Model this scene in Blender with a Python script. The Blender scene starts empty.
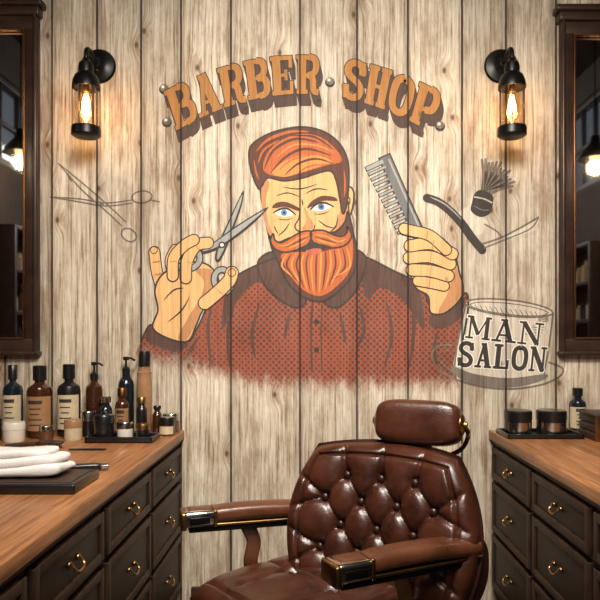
import bpy, bmesh, math, random
from mathutils import Vector, Matrix
from mathutils.geometry import tessellate_polygon
random.seed(7)
scene = bpy.context.scene
try:
    scene.view_settings.view_transform = 'Standard'
except Exception:
    pass

def lin(c):
    out = []
    for v in c:
        v = v / 255.0
        out.append(v / 12.92 if v <= 0.04045 else ((v + 0.055) / 1.055) ** 2.4)
    return (out[0], out[1], out[2], 1.0)

# ------------------------------------------------------------------ node helpers
class NT:
    def __init__(s, tree):
        s.t = tree
    def n(s, typ, **kw):
        nd = s.t.nodes.new(typ)
        for k, v in kw.items():
            setattr(nd, k, v)
        return nd
    def put(s, sock, v):
        if isinstance(v, bpy.types.NodeSocket):
            s.t.links.new(v, sock)
        else:
            sock.default_value = v
    def m(s, op, a, b=None, c=None, clamp=False):
        nd = s.n('ShaderNodeMath', operation=op)
        nd.use_clamp = clamp
        s.put(nd.inputs[0], a)
        if b is not None: s.put(nd.inputs[1], b)
        if c is not None: s.put(nd.inputs[2], c)
        return nd.outputs[0]
    def xyz(s, x, y, z):
        nd = s.n('ShaderNodeCombineXYZ')
        s.put(nd.inputs[0], x); s.put(nd.inputs[1], y); s.put(nd.inputs[2], z)
        return nd.outputs[0]
    def sep(s):
        tc = s.n('ShaderNodeTexCoord')
        sp = s.n('ShaderNodeSeparateXYZ')
        s.t.links.new(tc.outputs['Object'], sp.inputs[0])
        return sp.outputs[0], sp.outputs[1], sp.outputs[2]
    def noise(s, vec, scale=1, detail=4, rough=0.6, dist=0.0):
        nd = s.n('ShaderNodeTexNoise')
        s.put(nd.inputs['Vector'], vec)
        nd.inputs['Scale'].default_value = scale
        nd.inputs['Detail'].default_value = detail
        nd.inputs['Roughness'].default_value = rough
        nd.inputs['Distortion'].default_value = dist
        return nd.outputs['Fac']
    def ramp(s, fac, stops):
        nd = s.n('ShaderNodeValToRGB')
        s.put(nd.inputs[0], fac)
        el = nd.color_ramp.elements
        while len(el) < len(stops): el.new(0.5)
        for e, (p, c) in zip(el, stops):
            e.position = p; e.color = c
        return nd.outputs[0]
    def rng(s, v, a, b, c, d, smooth=False):
        nd = s.n('ShaderNodeMapRange')
        if smooth: nd.interpolation_type = 'SMOOTHSTEP'
        s.put(nd.inputs[0], v)
        for i, q in enumerate((a, b, c, d)): nd.inputs[i + 1].default_value = q
        return nd.outputs[0]
    def mix(s, f, a, b, mode='MIX'):
        nd = s.n('ShaderNodeMix', data_type='RGBA', blend_type=mode)
        s.put(nd.inputs[0], f); s.put(nd.inputs[6], a); s.put(nd.inputs[7], b)
        return nd.outputs[2]
    def bump(s, h, strength=0.3, dist=0.01):
        nd = s.n('ShaderNodeBump')
        nd.inputs['Strength'].default_value = strength
        nd.inputs['Distance'].default_value = dist
        s.put(nd.inputs['Height'], h)
        return nd.outputs[0]

def mat_base(name):
    m = bpy.data.materials.new(name)
    m.use_nodes = True
    t = m.node_tree
    return m, NT(t), t.nodes['Principled BSDF']

def simple(name, rgb, rough=0.5, metal=0.0, var=0.12, nscale=12, bump=0.0, bscale=60, coat=0.0, stretch=(1,1,1), spec=0.5):
    m, N, p = mat_base(name)
    x, y, z = N.sep()
    vec = N.xyz(N.m('MULTIPLY', x, stretch[0]), N.m('MULTIPLY', y, stretch[1]), N.m('MULTIPLY', z, stretch[2]))
    f = N.noise(vec, nscale, 3, 0.6)
    c = lin(rgb)
    a = tuple(min(1, v * (1 - var * 1.6)) for v in c[:3]) + (1,)
    b = tuple(min(1, v * (1 + var * 1.6)) for v in c[:3]) + (1,)
    N.put(p.inputs['Base Color'], N.ramp(f, [(0.3, a), (0.7, b)]))
    p.inputs['Roughness'].default_value = rough
    p.inputs['Metallic'].default_value = metal
    p.inputs['Specular IOR Level'].default_value = spec
    if coat: p.inputs['Coat Weight'].default_value = coat
    if bump:
        N.put(p.inputs['Normal'], N.bump(N.noise(vec, bscale, 3, 0.6), bump, 0.004))
    return m

# ------------------------------------------------------------------ weathered board pattern
S = 180.0
def wx(px): return (px - 316) / S
def wz(py): return 1.5 + (334 - py) / S
SEAM_PX = [-48, 5, 52, 97, 141, 181, 231, 300, 357, 408, 462, 506, 556, 603, 650]
SEAMS = [wx(p) for p in SEAM_PX]

grp = bpy.data.node_groups.new('weathered_boards', 'ShaderNodeTree')
for nm, tp in (('Color', 'NodeSocketColor'), ('Grain', 'NodeSocketFloat'), ('Seam', 'NodeSocketFloat')):
    grp.interface.new_socket(nm, in_out='OUTPUT', socket_type=tp)
N = NT(grp)
gout = N.n('NodeGroupOutput')
x, y, z = N.sep()
pid = None; dist = None
for sx in SEAMS:
    g = N.m('GREATER_THAN', x, sx)
    d = N.m('ABSOLUTE', N.m('SUBTRACT', x, sx))
    pid = g if pid is None else N.m('ADD', pid, g)
    dist = d if dist is None else N.m('MINIMUM', dist, d)
off = N.m('MULTIPLY', pid, 3.71)
vor = N.n('ShaderNodeTexVoronoi', voronoi_dimensions='2D')
N.put(vor.inputs['Vector'], N.xyz(N.m('ADD', N.m('MULTIPLY', x, 5.0), off), N.m('MULTIPLY', z, 3.2), 0))
vor.inputs['Scale'].default_value = 1.0
vd = vor.outputs['Distance']
sc = N.n('ShaderNodeSeparateColor'); grp.links.new(vor.outputs['Color'], sc.inputs[0])
sel = N.m('GREATER_THAN', sc.outputs[0], 0.66)
kinf = N.m('MULTIPLY', N.rng(vd, 0.0, 0.36, 1.0, 0.0, True), sel)
knot = N.m('MULTIPLY', N.rng(vd, 0.02, 0.085, 1.0, 0.0, True), sel)
halo = N.m('MULTIPLY', N.rng(vd, 0.05, 0.28, 1.0, 0.0, True), sel)
warp = N.noise(N.xyz(N.m('MULTIPLY', x, 1.6), off, N.m('MULTIPLY', z, 0.7)), 1, 2, 0.5)
gx = N.m('ADD', N.m('ADD', x, N.m('MULTIPLY', warp, 0.04)), N.m('MULTIPLY', kinf, 0.035))
g1 = N.noise(N.xyz(N.m('MULTIPLY', gx, 64.0), off, N.m('MULTIPLY', z, 1.6)), 1, 7, 0.76)
g2 = N.noise(N.xyz(N.m('MULTIPLY', gx, 260.0), off, N.m('MULTIPLY', z, 7.0)), 1, 3, 0.65)
bl = N.noise(N.xyz(N.m('MULTIPLY', x, 7.0), off, N.m('MULTIPLY', z, 2.2)), 1, 6, 0.7)
wash = N.noise(N.xyz(N.m('MULTIPLY', x, 16.0), off, N.m('MULTIPLY', z, 8.0)), 1, 5, 0.7)
gg = N.m('ADD', g1, N.m('MULTIPLY', N.m('SUBTRACT', wash, 0.5), 0.24))
col = N.ramp(gg, [(0.28, lin((84, 64, 48))), (0.38, lin((148, 126, 102))), (0.47, lin((198, 182, 158))), (0.62, lin((228, 217, 198)))])
col = N.mix(N.m('MULTIPLY', N.rng(bl, 0.46, 0.66, 0.0, 1.0, True), 0.62), col, lin((142, 114, 88)))
edge = N.rng(dist, 0.0, 0.05, 0.5, 0.0, True)
col = N.mix(N.m('MULTIPLY', edge, N.rng(wash, 0.35, 0.65, 0.2, 1.0)), col, lin((112, 88, 66)))
fine = N.rng(g2, 0.3, 0.62, 0.62, 1.05)
fv = N.n('ShaderNodeCombineColor')
for i in range(3): grp.links.new(fine, fv.inputs[i])
col = N.mix(1.0, col, fv.outputs[0], 'MULTIPLY')
col = N.mix(N.m('MULTIPLY', halo, 0.4), col, lin((140, 104, 72)))
col = N.mix(N.m('MULTIPLY', knot, 0.85), col, lin((76, 50, 32)))
wn = N.n('ShaderNodeTexWhiteNoise', noise_dimensions='1D'); grp.links.new(off, wn.inputs['W'])
pb = N.rng(wn.outputs['Value'], 0, 1, 0.84, 1.06)
pv = N.n('ShaderNodeCombineColor')
for i in range(3): grp.links.new(pb, pv.inputs[i])
col = N.mix(1.0, col, pv.outputs[0], 'MULTIPLY')
grp.links.new(col, gout.inputs['Color'])
grain = N.m('SUBTRACT', N.m('ADD', N.m('MULTIPLY', g1, 0.7), N.m('MULTIPLY', g2, 0.3)), N.m('MULTIPLY', knot, 0.15))
grp.links.new(grain, gout.inputs['Grain'])
grp.links.new(N.rng(dist, 0.0024, 0.008, 0.10, 1.0, True), gout.inputs['Seam'])

def board_nodes(N):
    g = N.n('ShaderNodeGroup'); g.node_tree = grp
    return g.outputs['Color'], g.outputs['Grain'], g.outputs['Seam']
def gray(N, v):
    c = N.n('ShaderNodeCombineColor')
    for i in range(3): N.t.links.new(v, c.inputs[i])
    return c.outputs[0]

M_BOARD, N, p = mat_base('weathered_board_wall')
c, g, s = board_nodes(N)
N.put(p.inputs['Base Color'], N.mix(1.0, c, gray(N, s), 'MULTIPLY'))
p.inputs['Roughness'].default_value = 0.75
N.put(p.inputs['Normal'], N.bump(g, 0.4, 0.005))

def paint(name, rgb, op=0.92, dots=None, fade=None):
    m, N, p = mat_base('paint_' + name)
    c, g, s = board_nodes(N)
    x, y, z = N.sep()
    pc = N.n('ShaderNodeRGB'); pc.outputs[0].default_value = lin(rgb)
    pcol = pc.outputs[0]
    if dots:
        k = dots[0]
        a = N.m('MULTIPLY', N.m('ADD', x, z), math.pi / k)
        b = N.m('MULTIPLY', N.m('SUBTRACT', x, z), math.pi / k)
        dd = N.m('ABSOLUTE', N.m('MULTIPLY', N.m('SINE', a), N.m('SINE', b)))
        big = N.noise(N.xyz(N.m('MULTIPLY', x, 2.5), 0, N.m('MULTIPLY', z, 2.5)), 1, 2, 0.5)
        th = N.rng(big, 0.35, 0.65, 0.34, 0.78)
        msk = N.rng(N.m('SUBTRACT', dd, th), -0.05, 0.05, 0.0, 0.92)
        pcol = N.mix(msk, pcol, lin(dots[1]))
    pcol = N.mix(1.0, pcol, gray(N, N.rng(g, 0.32, 0.60, 0.66, 1.14)), 'MULTIPLY')
    w = N.rng(g, 0.35, 0.44, op * 0.62, op, True)
    if fade:
        n = N.noise(N.xyz(N.m('MULTIPLY', x, 24), 0, N.m('MULTIPLY', z, 10)), 1, 6, 0.8)
        zz = N.m('ADD', z, N.m('MULTIPLY', N.m('SUBTRACT', n, 0.5), 0.26))
        ax = N.m('MULTIPLY', N.m('MAXIMUM', N.m('SUBTRACT', -0.30, x), 0.0), 0.24)
        zz = N.m('SUBTRACT', zz, ax)
        w = N.m('MULTIPLY', w, N.rng(zz, fade[0], fade[1], 0.0, 1.0, True))
    out = N.mix(w, c, pcol)
    N.put(p.inputs['Base Color'], N.mix(1.0, out, gray(N, s), 'MULTIPLY'))
    p.inputs['Roughness'].default_value = 0.75
    N.put(p.inputs['Normal'], N.bump(g, 0.4, 0.005))
    return m

# ------------------------------------------------------------------ mesh builder
class Builder:
    def __init__(s, name, loc=(0, 0, 0)):
        s.name = name; s.loc = Vector(loc)
        s.v = []; s.f = []; s.mi = []; s.mats = []; s.flat = False
    def mid(s, m):
        if m not in s.mats: s.mats.append(m)
        return s.mats.index(m)
    def add(s, verts, faces, mat, M=None):
        o = len(s.v)
        for q in verts:
            q = Vector(q)
            if M is not None: q = M @ q
            s.v.append(tuple(q - s.loc))
        i = s.mid(mat)
        for f in faces:
            s.f.append([a + o for a in f]); s.mi.append(i)
    def bm(s, bm, mat, M=None):
        bm.verts.index_update()
        s.add([v.co.copy() for v in bm.verts], [[v.index for v in f.verts] for f in bm.faces], mat, M)
        bm.free()
    def box(s, c, size, mat, bev=0.0, M=None, rot=None, seg=3):
        b = bmesh.new()
        bmesh.ops.create_cube(b, size=1)
        for v in b.verts: v.co = Vector((v.co.x * size[0], v.co.y * size[1], v.co.z * size[2]))
        if bev: bmesh.ops.bevel(b, geom=list(b.edges), offset=min(bev, min(size) * 0.49), segments=seg, affect='EDGES', profile=0.5)
        T = Matrix.Translation(Vector(c))
        if rot is not None: T = T @ rot
        if M is not None: T = M @ T
        s.bm(b, mat, T)
    def lathe(s, prof, c, mat, seg=32, M=None, rot=None):
        vs = []; fs = []
        n = len(prof)
        for i in range(seg):
            a = 2 * math.pi * i / seg
            for r, z in prof: vs.append((r * math.cos(a), r * math.sin(a), z))
        for i in range(seg):
            j = (i + 1) % seg
            for k in range(n - 1):
                fs.append([i * n + k, j * n + k, j * n + k + 1, i * n + k + 1])
        if prof[0][0] > 1e-5: fs.append([i * n for i in range(seg)][::-1])
        if prof[-1][0] > 1e-5: fs.append([i * n + n - 1 for i in range(seg)])
        T = Matrix.Translation(Vector(c))
        if rot is not None: T = T @ rot
        if M is not None: T = M @ T
        s.add(vs, fs, mat, T)
    def band(s, c, r, z0, z1, a0, a1, mat, seg=20):
        vs = []; fs = []
        for i in range(seg + 1):
            a = a0 + (a1 - a0) * i / seg
            vs += [(r * math.cos(a), r * math.sin(a), z0), (r * math.cos(a), r * math.sin(a), z1)]
        for i in range(seg): fs.append([2 * i, 2 * i + 2, 2 * i + 3, 2 * i + 1])
        s.add(vs, fs, mat, Matrix.Translation(Vector(c)))
    def sweep(s, path, prof, mat, ref=(0, 0, 1), closed=False, scale=None, M=None):
        path = [Vector(q) for q in path]; ref = Vector(ref)
        n = len(path); m = len(prof); vs = []; fs = []
        for i, q in enumerate(path):
            if closed: t = path[(i + 1) % n] - path[i - 1]
            else: t = path[min(i + 1, n - 1)] - path[max(i - 1, 0)]
            t.normalize()
            sd = t.cross(ref)
            if sd.length < 1e-4: sd = t.cross(Vector((0, 1, 0.01)))
            sd.normalize(); up = sd.cross(t)
            k = scale[i] if scale else 1.0
            for a, b in prof: vs.append(q + sd * a * k + up * b * k)
        rng_ = n if closed else n - 1
        for i in range(rng_):
            j = (i + 1) % n
            for k in range(m):
                l = (k + 1) % m
                fs.append([i * m + k, i * m + l, j * m + l, j * m + k])
        if not closed:
            fs.append(list(range(m))[::-1]); fs.append([(n - 1) * m + k for k in range(m)])
        s.add(vs, fs, mat, M)
    def tube(s, path, r, mat, seg=12, closed=False, ref=(0, 0, 1), M=None, scale=None):
        s.sweep(path, [(r * math.cos(2 * math.pi * i / seg), r * math.sin(2 * math.pi * i / seg)) for i in range(seg)], mat, ref, closed, scale, M)
    def sq(s, c, size, mat, e1=0.4, e2=0.4, M=None, rot=None, nu=40, nv=24, warp=None):
        def pw(a, e): return math.copysign(abs(a) ** e, a)
        vs = []; fs = []
        for j in range(nv + 1):
            ph = -math.pi / 2 + math.pi * j / nv
            for i in range(nu):
                th = 2 * math.pi * i / nu
                cp = pw(math.cos(ph), e1)
                q = (size[0] / 2 * cp * pw(math.cos(th), e2), size[1] / 2 * cp * pw(math.sin(th), e2), size[2] / 2 * pw(math.sin(ph), e1))
                vs.append(warp(q) if warp else q)
        for j in range(nv):
            for i in range(nu):
                k = (i + 1) % nu
                fs.append([j * nu + i, j * nu + k, (j + 1) * nu + k, (j + 1) * nu + i])
        T = Matrix.Translation(Vector(c))
        if rot is not None: T = T @ rot
        if M is not None: T = M @ T
        s.add(vs, fs, mat, T)
    def done(s, sharp=35):
        me = bpy.data.meshes.new(s.name)
        me.from_pydata(s.v, [], s.f)
        for m in s.mats: me.materials.append(m)
        me.polygons.foreach_set('material_index', s.mi)
        me.polygons.foreach_set('use_smooth', [not s.flat] * len(s.f))
        me.update()
        b = bmesh.new(); b.from_mesh(me)
        if not s.flat:
            bmesh.ops.remove_doubles(b, verts=b.verts, dist=0.00002)
            bmesh.ops.recalc_face_normals(b, faces=b.faces)
        else:
            b.normal_update()
            bmesh.ops.reverse_faces(b, faces=[f for f in b.faces if f.normal.y > 0])
        b.to_mesh(me); b.free()
        if not s.flat: me.set_sharp_from_angle(angle=math.radians(sharp))
        ob = bpy.data.objects.new(s.name, me)
        ob.location = s.loc
        scene.collection.objects.link(ob)
        return ob

def cr(pts, closed=False, n=8):
    P = [Vector((a[0], a[1])) if len(a) == 2 else Vector(a) for a in pts]
    out = []; L = len(P)
    segs = L if closed else L - 1
    for i in range(segs):
        if closed: p0, p1, p2, p3 = P[i - 1], P[i], P[(i + 1) % L], P[(i + 2) % L]
        else: p0, p1, p2, p3 = P[max(i - 1, 0)], P[i], P[i + 1], P[min(i + 2, L - 1)]
        for k in range(n):
            t = k / n
            out.append(0.5 * ((2 * p1) + (p2 - p0) * t + (2 * p0 - 5 * p1 + 4 * p2 - p3) * t * t + (3 * p1 - p0 - 3 * p2 + p3) * t ** 3))
    if not closed: out.append(P[-1])
    return out

# ------------------------------------------------------------------ common materials
M_DARKWOOD = simple('dark_stained_wood', (58, 42, 34), 0.45, var=0.25, nscale=6, stretch=(8, 1, 1), bump=0.15)
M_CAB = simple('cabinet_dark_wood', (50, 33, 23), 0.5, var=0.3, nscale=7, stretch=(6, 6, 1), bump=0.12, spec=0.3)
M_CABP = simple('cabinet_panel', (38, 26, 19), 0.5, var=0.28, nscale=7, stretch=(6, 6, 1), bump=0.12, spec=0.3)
M_MIRF = simple('mirror_frame_wood', (50, 34, 27), 0.32, var=0.25, nscale=10, bump=0.1)
M_BRASS = simple('aged_brass', (158, 124, 80), 0.32, 1.0, var=0.18)
M_GOLDTRIM = simple('bronze_trim', (120, 82, 50), 0.35, 1.0, var=0.15)
M_STEEL = simple('polished_steel', (190, 186, 180), 0.2, 1.0, var=0.05)
M_BLACKM = simple('black_metal', (24, 22, 21), 0.35, 0.6, var=0.1)
M_BLACKP = simple('black_plastic', (20, 19, 20), 0.3, 0.0, var=0.1, coat=0.3)
M_AMBER = simple('amber_bottle', (58, 30, 16), 0.15, 0.0, var=0.1, coat=0.6)
M_NAVY = simple('dark_blue_glass', (22, 28, 36), 0.15, 0.0, var=0.1, coat=0.6)
M_CREAM = simple('cream_label', (190, 172, 140), 0.6, var=0.06, nscale=40)
M_WHITE = simple('white_ceramic', (210, 202, 188), 0.35, var=0.03)
M_TAN = simple('tan_bottle', (150, 112, 78), 0.35, var=0.1)
M_BROWNJ = simple('brown_jar', (92, 58, 40), 0.3, var=0.1, coat=0.4)
M_TOWEL = simple('towel_terry', (236, 232, 228), 0.95, var=0.03, bump=0.8, bscale=260)
M_TEXT = simple('label_print', (50, 38, 30), 0.6)

def leather(name, a, b, rough):
    m, N, p = mat_base(name)
    x, y, z = N.sep(); v = N.xyz(x, y, z)
    f = N.noise(v, 9, 5, 0.65)
    N.put(p.inputs['Base Color'], N.ramp(f, [(0.3, lin(a)), (0.7, lin(b))]))
    N.put(p.inputs['Roughness'], N.rng(f, 0.3, 0.7, rough - 0.05, rough + 0.08))
    p.inputs['Coat Weight'].default_value = 0.22; p.inputs['Coat Roughness'].default_value = 0.2
    vo = N.n('ShaderNodeTexVoronoi'); N.put(vo.inputs['Vector'], v); vo.inputs['Scale'].default_value = 260
    h = N.m('ADD', vo.outputs['Distance'], N.m('MULTIPLY', N.noise(v, 30, 4, 0.6), 2.0))
    N.put(p.inputs['Normal'], N.bump(h, 0.2, 0.002))
    return m
M_LEA = leather('brown_leather', (46, 22, 14), (84, 44, 28), 0.30)
M_LEA2 = leather('dark_brown_leather', (36, 19, 13), (60, 33, 22), 0.34)
M_ARMW = leather('armrest_leather', (76, 42, 26), (112, 66, 42), 0.32)

m, N, p = mat_base('butcher_block')
x, y, z = N.sep()
st = N.m('FLOOR', N.m('MULTIPLY', x, 15.0))
so = N.m('MULTIPLY', st, 2.37)
yy = N.m('ADD', y, N.m('MULTIPLY', st, 0.37))
seg_ = N.m('FLOOR', N.m('MULTIPLY', yy, 1.3))
g = N.noise(N.xyz(N.m('MULTIPLY', x, 60), N.m('MULTIPLY', y, 3), N.m('ADD', so, N.m('MULTIPLY', z, 60))), 1, 5, 0.65)
wn = N.n('ShaderNodeTexWhiteNoise', noise_dimensions='2D')
N.put(wn.inputs['Vector'], N.xyz(st, seg_, 0))
cc = N.ramp(g, [(0.3, lin((110, 68, 40))), (0.5, lin((162, 108, 66))), (0.72, lin((194, 140, 92)))])
cc = N.mix(1.0, cc, gray(N, N.rng(wn.outputs['Value'], 0, 1, 0.8, 1.12)), 'MULTIPLY')
N.put(p.inputs['Base Color'], cc)
p.inputs['Roughness'].default_value = 0.38
N.put(p.inputs['Normal'], N.bump(g, 0.12, 0.003))
M_BLOCK = m

M_MIRROR, N, p = mat_base('mirror_glass')
x, y, z = N.sep()
f = N.noise(N.xyz(x, y, z), 3, 3, 0.5)
N.put(p.inputs['Base Color'], N.ramp(f, [(0.3, (0.60, 0.6, 0.6, 1)), (0.7, (0.7, 0.7, 0.7, 1))]))
p.inputs['Metallic'].default_value = 1.0; p.inputs['Roughness'].default_value = 0.04

def thin_glass(name, tint, fac=0.12):
    m = bpy.data.materials.new(name); m.use_nodes = True
    t = m.node_tree; t.nodes.clear(); N = NT(t)
    o = N.n('ShaderNodeOutputMaterial'); mx = N.n('ShaderNodeMixShader')
    tr = N.n('ShaderNodeBsdfTransparent'); gl = N.n('ShaderNodeBsdfGlossy')
    tr.inputs[0].default_value = tint; gl.inputs['Roughness'].default_value = 0.05
    lw = N.n('ShaderNodeLayerWeight'); lw.inputs[0].default_value = 0.25
    t.links.new(N.m('ADD', N.m('MULTIPLY', lw.outputs['Facing'], 0.4), fac), mx.inputs[0])
    t.links.new(tr.outputs[0], mx.inputs[1]); t.links.new(gl.outputs[0], mx.inputs[2]); t.links.new(mx.outputs[0], o.inputs[0])
    return m
M_JARG = thin_glass('lamp_glass', (1.0, 0.93, 0.82, 1), 0.05)
M_PANE = thin_glass('window_glass', (0.85, 0.9, 0.95, 1), 0.04)
def emit(name, col, st):
    m = bpy.data.materials.new(name); m.use_nodes = True
    p = m.node_tree.nodes['Principled BSDF']
    p.inputs['Base Color'].default_value = col
    p.inputs['Emission Color'].default_value = col; p.inputs['Emission Strength'].default_value = st
    return m
M_FIL = emit('bulb_filament', (1.0, 0.6, 0.25, 1), 60)
M_BULB = thin_glass('bulb_glass', (1.0, 0.86, 0.62, 1), 0.05)
M_GLOW = emit('bulb_glow', (1.0, 0.5, 0.16, 1), 7)
M_GLOBE = emit('pendant_globe', (1.0, 0.60, 0.28, 1), 1.6)

# ------------------------------------------------------------------ room shell
M_FLOOR = simple('floor_boards', (74, 56, 44), 0.5, var=0.3, nscale=4, stretch=(10, 1, 1), bump=0.2)
M_CEIL = simple('ceiling_paint', (64, 54, 46), 0.8, var=0.1)
M_SIDE = simple('side_wall_panelling', (66, 50, 39), 0.7, var=0.2, nscale=4, stretch=(1, 8, 1))
XL, XR, YR, ZC = -2.3, 2.3, -5.6, 3.75
b = Builder('floor', (0, -2.8, 0)); b.box((0, (YR) / 2, -0.05), (XR - XL + 0.3, -YR + 0.3, 0.1), M_FLOOR); b.done()
b = Builder('ceiling', (0, -2.8, ZC)); b.box((0, YR / 2, ZC + 0.05), (XR - XL + 0.3, -YR + 0.3, 0.1), M_CEIL); b.done()
# back wall : individual boards
b = Builder('wall_back', (0, 0, 0))
b.box((0, 0.07, ZC / 2), (XR - XL + 0.3, 0.09, ZC), M_DARKWOOD)
xs = [XL - 0.02] + [q for q in SEAMS if XL < q < XR] + [XR + 0.02]
for i in range(len(xs) - 1):
    w = xs[i + 1] - xs[i] - 0.004
    b.box(((xs[i] + xs[i + 1]) / 2, 0.0125, ZC / 2), (w, 0.025, ZC - 0.004), M_BOARD, 0.002, seg=1)
b.done()
def side_wall(name, X, sgn, y0, y1, z0, z1):
    b = Builder(name, (X, YR / 2, 0)); t = 0.12; xc = X + sgn * t / 2
    b.box((xc, (YR + y0) / 2, ZC / 2), (t, y0 - YR, ZC), M_SIDE)
    b.box((xc, y1 / 2, ZC / 2), (t, -y1, ZC), M_SIDE)
    b.box((xc, (y0 + y1) / 2, z0 / 2), (t, y1 - y0, z0), M_SIDE)
    b.box((xc, (y0 + y1) / 2, (z1 + ZC) / 2), (t, y1 - y0, ZC - z1), M_SIDE)
    b.done()
def window(name, X, y0, y1, z0, z1, ny, nz):
    b = Builder(name, (X, (y0 + y1) / 2, (z0 + z1) / 2)); f = 0.05
    for yy in (y0 + f / 2, y1 - f / 2): b.box((X, yy, (z0 + z1) / 2), (0.08, f, z1 - z0), M_DARKWOOD, 0.004)
    for zz in (z0 + f / 2, z1 - f / 2): b.box((X, (y0 + y1) / 2, zz), (0.08, y1 - y0, f), M_DARKWOOD, 0.004)
    for i in range(1, ny): b.box((X, y0 + (y1 - y0) * i / ny, (z0 + z1) / 2), (0.04, 0.025, z1 - z0), M_DARKWOOD, 0.003)
    for i in range(1, nz): b.box((X, (y0 + y1) / 2, z0 + (z1 - z0) * i / nz), (0.04, y1 - y0, 0.025), M_DARKWOOD, 0.003)
    b.box((X, (y0 + y1) / 2, (z0 + z1) / 2), (0.004, y1 - y0 - 0.02, z1 - z0 - 0.02), M_PANE)
    b.done()
side_wall('wall_left', XL, -1, -2.1, -0.95, 2.75, 3.4)
window('window_1', XL - 0.05, -2.1, -0.95, 2.75, 3.4, 4, 2)
side_wall('wall_right', XR, 1, -2.6, -1.4, 2.75, 3.5)
window('window_2', XR + 0.05, -2.6, -1.4, 2.75, 3.5, 5, 2)
# rear wall with shopfront opening
b = Builder('wall_rear', (0, YR, 0))
b.box((-1.95, YR - 0.06, ZC / 2), (0.7, 0.12, ZC), M_SIDE); b.box((1.95, YR - 0.06, ZC / 2), (0.7, 0.12, ZC), M_SIDE)
b.box((0, YR - 0.06, 0.3), (3.2, 0.12, 0.6), M_SIDE); b.box((0, YR - 0.06, 3.35), (3.2, 0.12, 0.8), M_SIDE)
b.done()
b = Builder('window_3', (0, YR, 1.8))
for xx in (-1.57, -0.52, 0.52, 1.57): b.box((xx, YR - 0.05, 1.775), (0.06, 0.08, 2.35), M_DARKWOOD, 0.004)
for zz in (0.63, 2.4, 2.92): b.box((0, YR - 0.05, zz), (3.2, 0.08, 0.06), M_DARKWOOD, 0.004)
b.box((0, YR - 0.05, 1.775), (3.18, 0.004, 2.33), M_PANE)
b.done()
# wall shelf units seen in the mirrors
def shelf(name, X, sgn, y0, y1, zs):
    b = Builder(name, (X, (y0 + y1) / 2, zs[0]))
    for zz in zs: b.box((X + sgn * 0.11, (y0 + y1) / 2, zz), (0.2, y1 - y0, 0.03), M_DARKWOOD, 0.003)
    for yy in (y0, y1): b.box((X + sgn * 0.11, yy, (zs[0] + zs[-1]) / 2), (0.2, 0.03, zs[-1] - zs[0] + 0.03), M_DARKWOOD, 0.003)
    mats = [M_AMBER, M_CREAM, M_NAVY, M_WHITE, M_BROWNJ, M_TAN]
    for zz in zs[:-1]:
        q = y0 + 0.09
        while q < y1 - 0.07:
            r = random.uniform(0.025, 0.045); h = random.uniform(0.1, 0.2)
            b.lathe([(0, 0), (r, 0), (r, h * .75), (r * .5, h * .85), (r * .5, h), (0, h)], (X + sgn * 0.11, q, zz + 0.015), random.choice(mats), 16)
            q += r * 2 + random.uniform(0.03, 0.08)
    b.done()
shelf('wall_shelf', XL, 1, -2.0, -0.95, [1.35, 1.65, 1.95, 2.25])
shelf('wall_shelf.001', XR, -1, -2.5, -1.4, [1.3, 1.6, 1.9, 2.2])
for nm, X, sg in (('baseboard_left', XL, 1), ('baseboard_right', XR, -1)):
    b = Builder(nm, (X, -4.2, 0)); b.box((X + sg * 0.01, -4.2, 0.06), (0.02, 2.6, 0.12), M_DARKWOOD, 0.004); b.done()
b = Builder('baseboard_back', (0, 0, 0)); b.box((0.11, -0.012, 0.05), (1.60, 0.02, 0.10), M_DARKWOOD, 0.004); b.done()
# pendants over the counters (outside the frame, seen in the mirrors)
def pendant(name, X, Y, Z):
    b = Builder(name, (X, Y, Z))
    b.tube([(X, Y, ZC - .002), (X, Y, Z + .16)], .005, M_BLACKM, 8, ref=(1, 0, 0))
    b.lathe([(0, 0), (.05, 0), (.05, -.02), (0, -.02)], (X, Y, ZC - .001), M_BLACKM, 24)
    b.lathe([(.012, .17), (.03, .16), (.035, .11), (.10, .03), (.12, -.01), (.115, -.01), (.09, .03), (.02, .10)], (X, Y, Z), M_BLACKM, 32)
    b.sq((X, Y, Z + .01), (.08, .08, .09), M_GLOBE, 1, 1, nu=24, nv=16)
    b.done()
    ld = bpy.data.lights.new(name + '_light', 'POINT'); ld.energy = 6; ld.color = (1, 0.74, 0.46); ld.shadow_soft_size = 0.05
    lo = bpy.data.objects.new(name + '_light', ld); lo.location = (X, Y, Z - .07); scene.collection.objects.link(lo)
pendant('pendant_lamp', -2.08, -1.0, 2.78)
pendant('pendant_lamp.001', 2.03, -1.15, 2.78)

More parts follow.
